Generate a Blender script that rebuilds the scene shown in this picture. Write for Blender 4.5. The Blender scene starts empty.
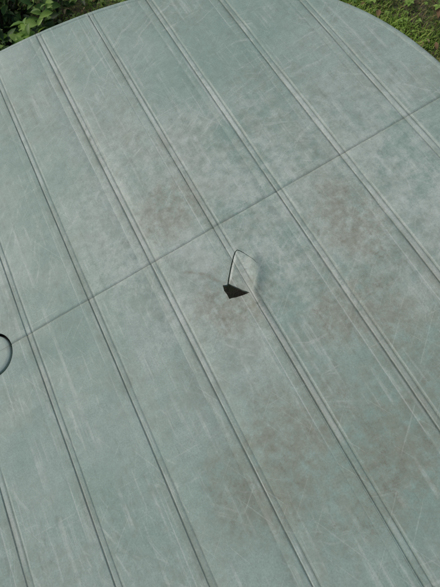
import bpy, math, random
import numpy as np
from mathutils import Matrix, Vector, noise
random.seed(4); rng=np.random.default_rng(4)
sc=bpy.context.scene
ZT=0.72
# ------------------------------------------------------------------ helpers
def link(o,parent=None):
    sc.collection.objects.link(o)
    if parent: o.parent=parent
    return o
def mesh_obj(name,vs,fs,mats=(),parent=None,smooth=False):
    m=bpy.data.meshes.new(name); m.from_pydata([tuple(v) for v in vs],[],[tuple(f) for f in fs]); m.update()
    for x in mats: m.materials.append(x)
    if smooth: m.polygons.foreach_set("use_smooth",[True]*len(m.polygons))
    return link(bpy.data.objects.new(name,m),parent)
class NT:
    def __init__(s,name):
        s.m=bpy.data.materials.new(name); s.m.use_nodes=True; s.t=s.m.node_tree; s.n=s.t.nodes; s.l=s.t.links
        s.b=s.n["Principled BSDF"]
    def new(s,t,**k):
        n=s.n.new(t)
        for a,v in k.items(): setattr(n,a,v)
        return n
    def put(s,sock,v):
        if isinstance(v,bpy.types.NodeSocket): s.l.new(v,sock)
        else: sock.default_value=v
    def math(s,op,a,b=0.0,c=None,clamp=False):
        n=s.new("ShaderNodeMath",operation=op,use_clamp=clamp); s.put(n.inputs[0],a); s.put(n.inputs[1],b)
        if c is not None: s.put(n.inputs[2],c)
        return n.outputs[0]
    def vec(s,x,y,z=0.0):
        n=s.new("ShaderNodeCombineXYZ"); s.put(n.inputs[0],x); s.put(n.inputs[1],y); s.put(n.inputs[2],z); return n.outputs[0]
    def noise2(s,v,scale,detail=3,rough=.6,dist=0.0,dims='2D'):
        n=s.new("ShaderNodeTexNoise",noise_dimensions=dims); s.put(n.inputs["Vector"],v); n.inputs["Scale"].default_value=scale
        n.inputs["Detail"].default_value=detail; n.inputs["Roughness"].default_value=rough; n.inputs["Distortion"].default_value=dist
        return n
    def noise(s,*a,**k): return s.noise2(*a,**k).outputs[0]
    def step(s,v,a,b,lo=0.0,hi=1.0):
        n=s.new("ShaderNodeMapRange",interpolation_type='SMOOTHSTEP'); s.put(n.inputs[0],v)
        n.inputs[1].default_value=a; n.inputs[2].default_value=b; n.inputs[3].default_value=lo; n.inputs[4].default_value=hi
        return n.outputs[0]
    def mix(s,f,a,b,mode='MIX'):
        n=s.new("ShaderNodeMix",data_type='RGBA',blend_type=mode)
        s.put(n.inputs[0],f); 
        for i,v in ((6,a),(7,b)):
            if isinstance(v,tuple) and len(v)==3: v=v+(1,)
            s.put(n.inputs[i],v)
        return n.outputs[2]
    def blob(s,X,Y,cx,cy,rx,ry,ang=0.0):
        dx=s.math('SUBTRACT',X,cx); dy=s.math('SUBTRACT',Y,cy); c,sn=math.cos(ang),math.sin(ang)
        u=s.math('DIVIDE',s.math('ADD',s.math('MULTIPLY',dx,c),s.math('MULTIPLY',dy,sn)),rx)
        v=s.math('DIVIDE',s.math('SUBTRACT',s.math('MULTIPLY',dy,c),s.math('MULTIPLY',dx,sn)),ry)
        r=s.math('SQRT',s.math('ADD',s.math('MULTIPLY',u,u),s.math('MULTIPLY',v,v)))
        return s.step(r,0.0,1.0,1.0,0.0)
# ------------------------------------------------------------------ camera
V1=Vector((-0.450,-0.809,0.378)).normalized()
V2=Vector((0.867,-0.497,-0.030)); V2=(V2-V1*V2.dot(V1)).normalized()
N=V1.cross(V2)
cam=bpy.data.objects.new("camera",bpy.data.cameras.new("camera")); link(cam); sc.camera=cam
R=Vector((V2.x,V1.x,-N.x)); D=Vector((V2.y,V1.y,-N.y)); F=Vector((V2.z,V1.z,-N.z))
cam.matrix_world=Matrix(((R.x,-D.x,-F.x,0),(R.y,-D.y,-F.y,0),(R.z,-D.z,-F.z,ZT+.70),(0,0,0,1)))
cam.data.sensor_fit='VERTICAL'; cam.data.sensor_height=36; cam.data.lens=28.82
cam.data.clip_start=.01; cam.data.clip_end=500
# ------------------------------------------------------------------ table material
SP=.12285; X0=.02135; SEAM=.396
def plastic():
    t=NT("weathered_green_plastic")
    g=t.new("ShaderNodeNewGeometry")
    sp=t.new("ShaderNodeSeparateXYZ"); t.l.new(g.outputs["Position"],sp.inputs[0]); X,Y=sp.outputs[0],sp.outputs[1]
    P=t.vec(X,Y,0.0)
    M_=t.math
    def mul(*a):
        r=a[0]
        for x in a[1:]: r=M_('MULTIPLY',r,x)
        return r
    def rgb(n):
        s=t.new("ShaderNodeSeparateColor"); t.l.new(n.outputs[1],s.inputs[0]); return s.outputs[0],s.outputs[1],s.outputs[2]
    big,big2,big3=rgb(t.noise2(P,3.4,3,.6))
    med,med2,med3=rgb(t.noise2(P,12,4,.68))
    fine,finb,finc=rgb(t.noise2(P,62,3,.75))
    gr=t.noise(P,400,2,.75)
    bf=t.noise(P,75,3,.75)
    # greens
    col=t.mix(t.step(big,.35,.66),(.205,.292,.254),(.250,.328,.292))
    lightm=M_('MAXIMUM',t.blob(X,Y,.02,.42,.34,.42,.3),M_('MULTIPLY',t.blob(X,Y,.28,.30,.3,.35),.75))  # pale middle: chalking plus sky reflection painted into the colour
    chalk_sheen=mul(t.step(M_('ADD',mul(med,.70),mul(fine,.30)),.34,.62),t.step(M_('ADD',lightm,M_('MULTIPLY',big2,.5)),.2,.85))
    col=t.mix(mul(chalk_sheen,.66),col,(.400,.448,.412))
    near_dim=t.blob(X,Y,.05,-.15,.75,.55)  # near half: dirt film plus weaker reflection, darkened in the colour
    film_dim=mul(t.step(M_('ADD',mul(med2,.6),mul(finb,.4)),.40,.62),t.step(M_('ADD',big3,mul(near_dim,.18)),.36,.62))
    col=t.mix(mul(film_dim,.42),col,(.215,.250,.212))
    # streaks along the slats
    s1,s2,s3=rgb(t.noise2(t.vec(M_('MULTIPLY',X,110.0),M_('MULTIPLY',Y,3.0)),1.0,3,.65))
    col=t.mix(mul(t.step(s1,.52,.72),t.step(med3,.42,.6),.40),col,(.44,.49,.455))
    col=t.mix(mul(t.step(s2,.54,.74),t.step(finb,.35,.7),.34),col,(.145,.19,.16))
    def arcs(cx,cy,freq,amt,c,lo,hi,mk):
        nonlocal col
        dx=M_('SUBTRACT',X,cx); dy=M_('SUBTRACT',Y,cy)
        r=M_('SQRT',M_('ADD',mul(dx,dx),mul(dy,dy)))
        r=M_('ADD',r,M_('MULTIPLY',big,.10))
        a=M_('ARCTAN2',dy,dx)
        n=t.noise(t.vec(M_('MULTIPLY',r,freq),M_('MULTIPLY',a,1.4)),1.0,3,.7)
        col=t.mix(mul(t.step(n,lo,hi),mk,t.step(finc,.32,.56),amt),col,c)
    arcs(.12,.30,105,.42,(.46,.51,.475),.55,.73,t.step(med2,.44,.62))
    arcs(.42,.02,130,.34,(.46,.51,.475),.57,.74,t.step(big2,.44,.6))
    arcs(-.30,.55,110,.24,(.43,.48,.45),.58,.74,t.step(med3,.47,.64))
    # brown dirt: soft grime plus fine specks
    dm=t.blob(X,Y,.15,.14,.12,.18,.2)
    for q in ((-.06,.02,.22,.14,.3),(.10,-.05,.28,.15,0),(-.03,.47,.11,.09,.3),(.22,.28,.10,.16,.1),(-.01,.27,.12,.09,0),(.28,.02,.16,.20,0)):
        dm=M_('MAXIMUM',dm,t.blob(X,Y,*q))
    dn=M_('ADD',mul(finc,.60),mul(med,.40))
    dirt=mul(t.step(dn,.34,.66),t.step(M_('ADD',dm,mul(big3,.5)),.25,1.15))
    col=t.mix(mul(dirt,.64),col,(.190,.198,.148))
    spots=mul(t.step(M_('ADD',mul(finb,.5),mul(gr,.5)),.52,.62),t.step(med2,.40,.6),t.step(dm,0.0,.6,.35,1.0))
    col=t.mix(mul(spots,.52),col,(.130,.130,.092))
    for k,(an,sc_) in enumerate(((.5,26),(2.3,24))):
        c,s_=math.cos(an),math.sin(an)
        u=M_('ADD',M_('MULTIPLY',X,c),M_('MULTIPLY',Y,s_)); v=M_('SUBTRACT',M_('MULTIPLY',Y,c),M_('MULTIPLY',X,s_))
        n=t.noise(t.vec(M_('MULTIPLY',u,sc_*14),M_('MULTIPLY',v,sc_*.30)),1.0,1,.5)
        col=t.mix(mul(t.step(n,.74,.80),.20),col,(.48,.53,.49))
    def strokes(pts,w,c,amt,nz,ext=1.7):
        nonlocal col
        for (x1,y1),(x2,y2) in zip(pts[:-1],pts[1:]):
            cx,cy=(x1+x2)/2,(y1+y2)/2; l=math.hypot(x2-x1,y2-y1)/2; 
            col=t.mix(mul(t.blob(X,Y,cx,cy,l*ext,w,math.atan2(y2-y1,x2-x1)),nz,amt),col,c)
    strokes([(-.060,.352),(-.043,.341),(-.028,.327),(-.014,.303)],.0050,(.155,.145,.10),.65,t.step(fine,.32,.55))
    col=t.mix(mul(t.blob(X,Y,.030,.300,.020,.042,-.35),t.step(fine,.25,.6),.7),col,(.44,.49,.45))
    strokes([(.0020,.2975),(.018,.3165),(.032,.333)],.0034,(.52,.57,.53),.85,t.step(finb,.2,.5),1.6)
    col=t.mix(mul(t.blob(X,Y,.0225,.215,.0065,.095,0.02),t.step(fine,.22,.55),.80),col,(.52,.57,.53))  # bright highlight on the ridge below the hole, painted into the colour
    col=t.mix(mul(t.blob(X,Y,-.008,.280,.028,.028),t.step(finb,.36,.6),.50),col,(.15,.15,.11))
    # lines along the grooves
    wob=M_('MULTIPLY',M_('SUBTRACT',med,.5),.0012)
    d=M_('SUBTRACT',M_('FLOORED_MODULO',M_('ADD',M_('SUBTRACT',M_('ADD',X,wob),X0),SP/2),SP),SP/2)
    cell=M_('FLOOR',M_('DIVIDE',M_('ADD',M_('SUBTRACT',X,X0),SP/2),SP))
    side=M_('GREATER_THAN',Y,SEAM)
    lv=t.vec(M_('MULTIPLY',cell,3.73),M_('ADD',M_('MULTIPLY',Y,3.5),M_('MULTIPLY',side,17.0)))
    l1,l2,l3=rgb(t.noise2(lv,1.0,4,.7))
    def line(off,w,soft,color,amt,n,lo,hi):
        nonlocal col
        a=M_('ABSOLUTE',M_('SUBTRACT',d,off))
        col=t.mix(mul(t.step(a,w,w+soft,1.0,0.0),t.step(n,lo,hi),amt),col,color)
    line(.0045,.0006,.0050,(.46,.51,.475),.55,l1,.44,.62)
    line(.0018,.0002,.0009,(.50,.55,.51),.60,l2,.36,.55)
    line(-.0035,.0004,.0032,(.45,.50,.465),.45,l2,.46,.64)
    line(-.0165,.0002,.0012,(.45,.49,.46),.45,l3,.44,.60)
    line(.0125,.0003,.0012,(.45,.50,.46),.45,l1,.40,.60)
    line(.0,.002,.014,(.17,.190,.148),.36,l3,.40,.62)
    line(.0,.0001,.0010,(.08,.100,.084),.80,l2,.26,.52)
    line(.0095,.0001,.0009,(.115,.14,.118),.62,l1,.34,.56)
    for bx,by,ry in ((-.1005+.004,.72,.30),(.1442+.004,.66,.30),(.1442+.004,.20,.16),(.267+.004,.50,.22)):
        col=t.mix(mul(t.blob(X,Y,bx,by,.0075,ry),t.step(finc,.25,.6),.60),col,(.48,.53,.49))
    a=M_('ABSOLUTE',M_('SUBTRACT',Y,SEAM))
    col=t.mix(mul(t.step(a,.0002,.0011,1.0,0.0),t.step(fine,.28,.55),.62),col,(.09,.110,.090))
    col=t.mix(mul(t.step(a,.001,.007,1.0,0.0),t.step(med2,.35,.6),.24),col,(.17,.19,.15))
    for yy in (SEAM+.0125,SEAM-.30,SEAM+.27):
        a=M_('ABSOLUTE',M_('SUBTRACT',Y,yy)); col=t.mix(mul(t.step(a,.0002,.0012,1.0,0.0),t.step(med3,.42,.58),.24),col,(.45,.49,.455))
    # grain
    col=t.mix(1.0,col,t.mix(gr,(.76,.76,.76),(1.24,1.24,1.24)),'MULTIPLY')
    col=t.mix(1.0,col,t.mix(fine,(.82,.825,.82),(1.18,1.175,1.18)),'MULTIPLY')
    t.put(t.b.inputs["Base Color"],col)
    t.put(t.b.inputs["Roughness"],t.step(med,.3,.7,.52,.68))
    t.b.inputs["Specular IOR Level"].default_value=.35
    bp=t.new("ShaderNodeBump"); bp.inputs["Strength"].default_value=.32; bp.inputs["Distance"].default_value=.0010
    t.put(bp.inputs["Height"],bf); t.l.new(bp.outputs[0],t.b.inputs["Normal"])
    return t.m
PL=plastic()
def simple(name,c,rough=.7,var=.3,scale=40):
    t=NT(name); tc=t.new("ShaderNodeTexCoord")
    n=t.noise(tc.outputs["Object"],scale,3,.65,dims='3D')
    t.put(t.b.inputs["Base Color"],t.mix(n,tuple(x*(1-var) for x in c),tuple(x*(1+var) for x in c)))
    t.b.inputs["Roughness"].default_value=rough
    return t.m
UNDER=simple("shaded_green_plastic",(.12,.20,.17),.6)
# ------------------------------------------------------------------ table
CX,CY,A,B,PW=-.419,SEAM,.912,.668,2.4
table=bpy.data.objects.new("garden_table",None); link(table)
def half(x):
    q=1-min(1,abs((x-CX)/A))**PW
    return B*max(0,q)**(1/PW)
xs=set(CX+A*math.cos(t) for t in np.linspace(0,math.pi,90))
offs=[-.006,-.0030,-.0016,-.0004,.0004,.0016,.0030,.006,.0082,.0092,.0098,.0108,.014,-.0160,-.0165,-.0170]
for k in range(-12,8):
    for o in offs:
        x=X0+k*SP+o
        if CX-A<x<CX+A: xs.add(x)
for x in np.arange(-.07,.085,.0020): xs.add(float(x))
xs=sorted(xs); out=[xs[0]]
for x in xs[1:]:
    if x-out[-1]>.00025: out.append(x)
xs=out
ys=set(float(v) for v in np.linspace(CY-B,CY+B,64))
for o in (-.005,-.0016,-.0004,.0004,.0016,.005): ys.add(SEAM+o)
for y in np.arange(.20,.375,.0020): ys.add(float(y))
ys=sorted(ys); out=[ys[0]]
for y in ys[1:]:
    if y-out[-1]>.00025: out.append(y)
ys=out
def gauss(x,y,cx,cy,r): return math.exp(-((x-cx)**2+(y-cy)**2)/(r*r))
def seg_side(x,y,x1,y1,x2,y2): return ((x2-x1)*(y-y1)-(y2-y1)*(x-x1))/math.hypot(x2-x1,y2-y1)
def segd(x,y,a,b):
    dx,dy=b[0]-a[0],b[1]-a[1]; u=max(0,min(1,((x-a[0])*dx+(y-a[1])*dy)/(dx*dx+dy*dy)))
    return math.hypot(x-a[0]-u*dx,y-a[1]-u*dy)
CREST=[(.0520,.3080),(.0500,.2920),(.0400,.2750),(.0250,.2580),(.0215,.2300),(.0210,.1700)]
def prof(x,y):
    d=(x-X0+SP/2)%SP-SP/2
    z=0.0
    def v(c,w,dep):
        a=abs(d-c)
        return -dep*max(0,min(1,(w-a)/(w*.75)))
    z+=v(0,.0016,.0014)+v(.0095,.0012,.0008)+v(-.0165,.0008,.0002)
    if abs(x)<.09 and .24<y<.35: z*=.35
    if -.003>d or d>.013: z+=.0004
    z+=.0006*(1-(2*d/SP)**2)
    a=abs(y-SEAM); z-=.0008*max(0,min(1,(.0014-a)/.0010))
    z+=.0018*noise.noise(Vector((x*3,y*3,2)))+.0008*noise.noise(Vector((x*11,y*9,5)))
    z-=.0028*gauss(x,y,-.012,.288,.034)
    if -.03<x<.10 and .10<y<.38:
        m_=min(segd(x,y,a,b) for a,b in zip(CREST[:-1],CREST[1:]))
        fade=max(0,min(1,(y-.13)/.12))
        z+=.0040*math.exp(-(m_/.0095)**2)*fade
        s=seg_side(x,y,-.0039,.2936,.032,.336)
        if s<0: z+=.0020*gauss(x,y,.020,.308,.026)*min(1,-s/.003)
    return z
nx,ny=len(xs),len(ys)
def build_top():
    vt=[];idx={}
    def vid(i,j):
        x=xs[i]; hb=half(x); y=min(max(ys[j],CY-hb),CY+hb)
        key=(i,round(y,6))
        if key not in idx: idx[key]=len(vt); vt.append((x,y,ZT+prof(x,y)))
        return idx[key]
    ft=[]
    for i in range(nx-1):
        for j in range(ny-1):
            q=[vid(i,j),vid(i+1,j),vid(i+1,j+1),vid(i,j+1)]
            r=[]
            for a in q:
                if a not in r: r.append(a)
            if len(r)>=3: ft.append(r)
    n=len(vt)
    cnt={}
    for f in ft:
        for a,b in zip(f,f[1:]+f[:1]): cnt[(a,b)]=1
    side=[]
    for (a,b) in cnt:
        if (b,a) not in cnt: side.append((b,a,a+n,b+n))
    vb=[(x,y,ZT-.0080) for x,y,z in vt]
    fb=[[a+n for a in reversed(f)] for f in ft]
    return vt+vb, ft+fb+side
vs,fs=build_top()
top=mesh_obj("table_top",vs,fs,[PL],table)
def cutter(poly):
    n=len(poly); v=[(x,y,ZT-.05) for x,y in poly]+[(x,y,ZT+.05) for x,y in poly]
    f=[list(range(n))[::-1],list(range(n,2*n))]+[[i,(i+1)%n,n+(i+1)%n,n+i] for i in range(n)]
    return mesh_obj("cut",v,f,[PL])
hole=[(-.0142,.2703),(-.009,.2692),(-.004,.2670),(.0060,.2644),(.0190,.2614),(.0160,.2665),(.0112,.2720),(.0088,.2765),(.0050,.2822),(.0012,.2875),(-.0025,.2935),(-.0075,.2945),(-.0125,.2968),(-.0150,.2880),(-.0138,.2790)]
def strip(pts,ws):
    L=[];Rr=[]
    for i,(x,y) in enumerate(pts):
        a=pts[max(0,i-1)]; b=pts[min(len(pts)-1,i+1)]
        dx,dy=b[0]-a[0],b[1]-a[1]; l=math.hypot(dx,dy); nx_,ny_=-dy/l,dx/l
        L.append((x+nx_*ws[i],y+ny_*ws[i])); Rr.append((x-nx_*ws[i],y-ny_*ws[i]))
    return Rr+L[::-1]
crack=strip([(-.0060,.2915),(.0010,.3010),(.0095,.3115),(.0180,.3215),(.0265,.3310),(.0325,.3365),(.0370,.3372),(.0410,.3315),(.0455,.3220),(.0500,.3100),(.0535,.2980)],[.0011,.0011,.0010,.0010,.0010,.0009,.0008,.0006,.0004,.0003,.0002])
ring=[(CX+.0405*math.cos(t),CY+.0405*math.sin(t)) for t in np.linspace(0,2*math.pi,72,endpoint=False)]
cuts=[]
for q in (hole,crack,ring):
    c=cutter(q); cuts.append(c)
    mod=top.modifiers.new("b",'BOOLEAN'); mod.object=c; mod.operation='DIFFERENCE'; mod.solver='EXACT'
bpy.context.view_layer.update()
dg=bpy.context.evaluated_depsgraph_get()
nm=bpy.data.meshes.new_from_object(top.evaluated_get(dg))
top.modifiers.clear(); top.data=nm
for c in cuts: bpy.data.objects.remove(c)
nm.polygons.foreach_set("use_smooth",[True]*len(nm.polygons))
try: nm.set_sharp_from_angle(angle=math.radians(40))
except Exception as e: print(e)
# rim
NR=240
def sp(t):
    c,s=math.cos(t),math.sin(t)
    return Vector((CX+A*math.copysign(abs(c)**(2/PW),c),CY+B*math.copysign(abs(s)**(2/PW),s)))
op=[sp(t) for t in np.linspace(0,2*math.pi,NR,endpoint=False)]
prf=[(-.004,.0),(-.002,.0014),(.002,.0020),(.006,.0008),(.0085,-.002),(.0092,-.008),(.0085,-.046),(.005,-.046),(.005,-.011),(-.003,-.010)]
vs=[];fs=[]
for i,p in enumerate(op):
    t=op[(i+1)%NR]-op[i-1]; n=Vector((t.y,-t.x)).normalized()
    for o,z in prf: q=p+n*o; vs.append((q.x,q.y,ZT+z))
k=len(prf)
for i in range(NR):
    for j in range(k-1):
        a=i*k+j; b=((i+1)%NR)*k+j; fs.append((a,b,b+1,a+1))
mesh_obj("rim",vs,fs,[PL],table,True)
def lathe(name,prof_,cx,cy,z0,mat,parent,n=64):
    vs=[];fs=[]
    for i in range(n):
        t=2*math.pi*i/n
        for r,z in prof_: vs.append((cx+r*math.cos(t),cy+r*math.sin(t),z0+z))
    k=len(prof_)
    for i in range(n):
        for j in range(k-1):
            a=i*k+j;b=((i+1)%n)*k+j; fs.append((a,b,b+1,a+1))
    return mesh_obj(name,vs,fs,[mat],parent,True)
lathe("parasol_hole_cap",[(.0001,.0012),(.008,.0012),(.028,.0010),(.0342,.0006),(.0356,-.001),(.0360,-.012),(.0340,-.012),(.0335,-.004),(.0001,-.004)],CX,CY,ZT,PL,table)
DARK=simple("gap_shade",(.012,.014,.011),.9)  # near-black colour paints in the darkness inside the cap's gap
lathe("parasol_sleeve",[(.0440,-.0085),(.0440,-.060),(.0400,-.060),(.0400,-.0130),(.0300,-.0130),(.0300,-.0160)],CX,CY,ZT,DARK,table)
def box(name,x0,x1,y0,y1,z0,z1,mat,parent):
    v=[(x,y,z) for z in (z0,z1) for y in (y0,y1) for x in (x0,x1)]
    return mesh_obj(name,v,[(0,2,3,1),(4,5,7,6),(0,1,5,4),(2,6,7,3),(0,4,6,2),(1,3,7,5)],[mat],parent)
for i,kx in enumerate((-8,-6,-2,1,3)):
    x=X0+SP*kx+.03; hb=half(x)-.01
    box("rib_%d"%(i+1),x,x+.004,CY-hb,CY+hb,ZT-.032,ZT-.0081,UNDER,table)
i=0
for sx in (-1,1):
    for sy in (-1,1):
        i+=1; vs=[]
        for f_,w_ in ((0,.040),(.3,.036),(.9,.024),(1,.026)):
            z=(ZT-.0085)*(1-f_); ox=CX+sx*(.60+.08*f_); oy=CY+sy*(.40+.08*f_)
            for t in range(12):
                a=2*math.pi*t/12; r=w_*(1 if t%2 else .9)
                vs.append((ox+r*math.cos(a),oy+r*math.sin(a),z))
        fs=[(l*12+t,l*12+(t+1)%12,(l+1)*12+(t+1)%12,(l+1)*12+t) for l in range(3) for t in range(12)]+[tuple(range(36,48))]
        mesh_obj("leg_%d"%i,vs,fs,[UNDER],table,True)
# ------------------------------------------------------------------ ground
def ground_mat():
    t=NT("soil_and_moss"); g=t.new("ShaderNodeNewGeometry"); P=g.outputs["Position"]
    s_=t.new("ShaderNodeSeparateXYZ"); t.l.new(P,s_.inputs[0])
    a=t.noise(P,3.5,4,.65); b=t.noise(P,30,5,.7); c=t.noise(P,140,3,.7)
    col=t.mix(t.step(a,.40,.56),(.14,.105,.060),(.085,.14,.03))
    col=t.mix(t.step(b,.46,.64),col,(.18,.15,.085))
    col=t.mix(1.0,col,t.mix(c,(.45,.45,.45),(1.55,1.55,1.55)),'MULTIPLY')
    col=t.mix(t.blob(s_.outputs[0],s_.outputs[1],CX,CY,1.35,1.05),col,(.008,.007,.005))  # table's shade painted into the soil colour underneath
    t.put(t.b.inputs["Base Color"],col); t.b.inputs["Roughness"].default_value=.95
    bp=t.new("ShaderNodeBump"); bp.inputs["Distance"].default_value=.02; t.put(bp.inputs["Height"],t.math('ADD',b,c)); t.l.new(bp.outputs[0],t.b.inputs["Normal"])
    return t.m
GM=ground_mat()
def gz(x,y): return .012*noise.noise(Vector((x*4,y*4,0)))
gl=sorted(set([-200,-60,-20,-8]+[float(v) for v in np.linspace(-4,4,81)]+[8,20,60,200]))
n=len(gl)
vs=[(x,y,gz(x,y) if abs(x)<4.1 and abs(y)<4.1 else 0) for y in gl for x in gl]
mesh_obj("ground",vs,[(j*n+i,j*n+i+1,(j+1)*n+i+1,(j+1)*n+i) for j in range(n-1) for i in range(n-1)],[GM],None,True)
def leafmat(name,stops,rough=.55,trans=.25,spec=.3):
    t=NT(name); at=t.new("ShaderNodeAttribute",attribute_name="tint")
    r=t.new("ShaderNodeValToRGB"); t.l.new(at.outputs["Fac"],r.inputs[0])
    e=r.color_ramp.elements; e[0].position=stops[0][0]; e[0].color=stops[0][1]+(1,); e[1].position=stops[-1][0]; e[1].color=stops[-1][1]+(1,)
    for p_,c_ in stops[1:-1]: q=e.new(p_); q.color=c_+(1,)
    t.l.new(r.outputs[0],t.b.inputs["Base Color"]); t.b.inputs["Roughness"].default_value=rough
    t.b.inputs["Specular IOR Level"].default_value=spec
    tr=t.new("ShaderNodeBsdfTranslucent"); t.l.new(r.outputs[0],tr.inputs[0])
    mx=t.new("ShaderNodeMixShader"); mx.inputs[0].default_value=trans
    t.l.new(t.b.outputs[0],mx.inputs[1]); t.l.new(tr.outputs[0],mx.inputs[2]); t.l.new(mx.outputs[0],t.n["Material Output"].inputs[0])
    return t.m
def add_tint(o,vals):
    a=o.data.attributes.new("tint",'FLOAT','POINT'); a.data.foreach_set("value",np.asarray(vals,dtype=np.float32))
GR=leafmat("grass_blades",[(0,(.25,.20,.09)),(.25,(.28,.26,.10)),(.42,(.19,.29,.05)),(.8,(.23,.38,.06)),(1,(.36,.48,.10))],.6,.35)
vs=[];fs=[];ti=[]
cnt=0
while cnt<85000:
    if random.random()<.5: x=random.uniform(.4,1.8); y=random.uniform(.6,2.0)
    else: x=random.uniform(-1.9,2.6); y=random.uniform(-.9,3.0)
    e=abs((x-CX)/(A-.05))**2.4+abs((y-CY)/(B-.05))**2.4
    if e<1: continue
    dd=noise.noise(Vector((x*4.1,y*4.1,7)))+.6*noise.noise(Vector((x*11,y*11,3)))
    if random.random()>min(1,max(.22,.75+dd*1.5)): continue
    cnt+=1
    tn=min(1,max(0,.62+.5*dd+random.gauss(0,.22)))
    h=random.uniform(.012,.036)*(1+.6*dd); w_=random.uniform(.0010,.0026); a=random.uniform(0,6.283); b=a+random.uniform(1,2)
    lean=random.uniform(.2,1.5)*h
    z=gz(x,y)-.002; k=len(vs); cx_,sx_=math.cos(a)*w_,math.sin(a)*w_
    vs+=[(x-cx_,y-sx_,z),(x+cx_,y+sx_,z),(x+cx_*.8+math.cos(b)*lean*.4,y+sx_*.8+math.sin(b)*lean*.4,z+h*.65),(x-cx_*.8+math.cos(b)*lean*.4,y-sx_*.8+math.sin(b)*lean*.4,z+h*.65),(x+math.cos(b)*lean,y+math.sin(b)*lean,z+h*.9)]
    fs+=[(k,k+1,k+2,k+3),(k+3,k+2,k+4)]; ti+=[tn]*5
o=mesh_obj("grass",vs,fs,[GR]); add_tint(o,ti)
def leaf(vs,fs,ti,p,L,W,yaw,pitch,roll,tn,fold=.25,curl=.25):
    M=Matrix.Rotation(yaw,3,'Z')@Matrix.Rotation(-pitch,3,'Y')@Matrix.Rotation(roll,3,'X')
    k=len(vs); rows=[(0,.08),(.2,.7),(.45,1.0),(.75,.68),(1,.03)]
    for u,w_ in rows:
        z=-curl*L*u*u
        for s in (-1,0,1):
            q=M@Vector((u*L,s*w_*W/2,z+(abs(s)*w_*W*fold)))
            vs.append((p[0]+q.x,p[1]+q.y,p[2]+q.z))
            ti.append(tn)
    for r in range(4):
        for s in (0,1):
            a=k+r*3+s; fs.append((a,a+1,a+4,a+3))
vs=[];fs=[];ti=[]
for i in range(5000):
    x=random.uniform(-1.6,2.3); y=random.uniform(-.6,2.7)
    if abs((x-CX)/A)**2.4+abs((y-CY)/B)**2.4<1: continue
    if noise.noise(Vector((x*2.5,y*2.5,31)))<-.2: continue
    m_=random.choice((3,3,4,5)); t0=random.random()*6; z=gz(x,y)+random.uniform(.008,.03)
    L=random.uniform(.008,.020)
    tn=random.uniform(0.2,1)
    for j in range(m_): leaf(vs,fs,ti,(x,y,z),L,L*.7,t0+j*6.283/m_,random.uniform(-.1,.5),0,min(1,max(0,tn+random.gauss(0,.08))))
WM=leafmat("weed_leaves",[(0,(.09,.17,.035)),(.5,(.17,.30,.055)),(1,(.28,.42,.09))],.5,.3)
o=mesh_obj("clover_weeds",vs,fs,[WM],None,True); add_tint(o,ti)
vs=[];fs=[];ti=[]
for i in range(1500):
    x=random.uniform(-1.6,2.3); y=random.uniform(-.6,2.7)
    if abs((x-CX)/A)**2.4+abs((y-CY)/B)**2.4<1: continue
    L=random.uniform(.012,.040)
    leaf(vs,fs,ti,(x,y,gz(x,y)+random.uniform(.01,.03)),L,L*.55,random.random()*6.28,random.uniform(-.3,.3),random.uniform(-.6,.6),random.random(),.15,.3)
DM=leafmat("dead_leaves",[(0,(.13,.08,.04)),(.5,(.24,.16,.08)),(1,(.36,.28,.16))],.8,.1)
o=mesh_obj("fallen_leaves",vs,fs,[DM],None,True); add_tint(o,ti)
SM=leafmat("shrub_leaves",[(0,(.014,.032,.010)),(.40,(.03,.075,.017)),(.70,(.10,.21,.035)),(1,(.22,.37,.07))],.48,.3,.3)
BK=simple("bark",(.05,.038,.025),.9,.4,60)
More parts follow.
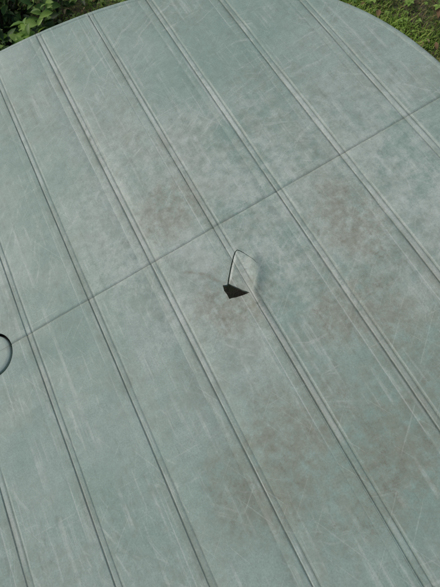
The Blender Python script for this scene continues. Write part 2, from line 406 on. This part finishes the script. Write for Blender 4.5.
def shrub(px,py,rad,hgt,nl,seed):
    random.seed(seed)
    root=bpy.data.objects.new("shrub",None); link(root)
    sv=[];sf=[];vs=[];fs=[];ti=[]
    per=int(nl/90)
    for b in range(90):
        a=random.random()*6.283; r=rad*math.sqrt(random.random()); hz=hgt*(1-.55*(r/rad)**2)*random.uniform(.45,1)
        tip=Vector((px+r*math.cos(a),py+r*math.sin(a),hz)); base=Vector((px+r*.25*math.cos(a),py+r*.25*math.sin(a),-.01))
        mid=(base+tip)/2+Vector((random.uniform(-.05,.05),random.uniform(-.05,.05),.06))
        pts=[base*(1-u)**2+mid*2*u*(1-u)+tip*u*u for u in np.linspace(0,1,6)]
        k=len(sv)
        for i,q in enumerate(pts):
            rr=.006*(1-i/6.5)
            for t in range(5): sv.append((q.x+rr*math.cos(t*1.2566),q.y+rr*math.sin(t*1.2566),q.z))
        for i in range(5):
            for t in range(5): sf.append((k+i*5+t,k+i*5+(t+1)%5,k+i*5+5+(t+1)%5,k+i*5+5+t))
        tn0=random.gauss(.55,.25)
        for j in range(per):
            u=random.uniform(.25,1.02); q=base*(1-u)**2+mid*2*u*(1-u)+tip*u*u
            q=q+Vector((random.gauss(0,.03),random.gauss(0,.03),random.gauss(0,.025)))
            L=random.uniform(.022,.052)*(.8+.4*u)
            leaf(vs,fs,ti,q,L,L*random.uniform(.42,.6),random.random()*6.283,random.uniform(-.5,.7),random.uniform(-.6,.6),min(1,max(0,tn0+random.gauss(0,.2)+.4*(u-.65))))
    mesh_obj("stems",sv,sf,[BK],root,True)
    o=mesh_obj("leaves",vs,fs,[SM],root,True); add_tint(o,ti)
shrub(-.42,1.98,.62,.50,4600,1)
shrub(-1.45,1.75,.55,.55,2600,2)
shrub(.25,2.75,.5,.5,2200,3)
# ------------------------------------------------------------------ light
w=bpy.data.worlds.new("World"); sc.world=w; w.use_nodes=True
nt=w.node_tree; sky=nt.nodes.new("ShaderNodeTexSky"); sky.sky_type='NISHITA'; sky.sun_disc=False
el,az=math.radians(50),math.radians(-35)
sky.sun_elevation=el; sky.sun_rotation=az; sky.air_density=1.2; sky.dust_density=4.5; sky.ozone_density=.5
nt.links.new(sky.outputs[0],nt.nodes["Background"].inputs[0]); nt.nodes["Background"].inputs[1].default_value=.112
sd=bpy.data.lights.new("sun",'SUN'); sd.energy=1.2; sd.angle=math.radians(20); sd.color=(1,.97,.92)
so=bpy.data.objects.new("sun",sd); link(so)
dv=Vector((math.sin(az)*math.cos(el),math.cos(az)*math.cos(el),math.sin(el)))
so.rotation_euler=dv.to_track_quat('Z','Y').to_euler()
sc.view_settings.view_transform='Standard'; sc.view_settings.look='None'; sc.view_settings.exposure=0
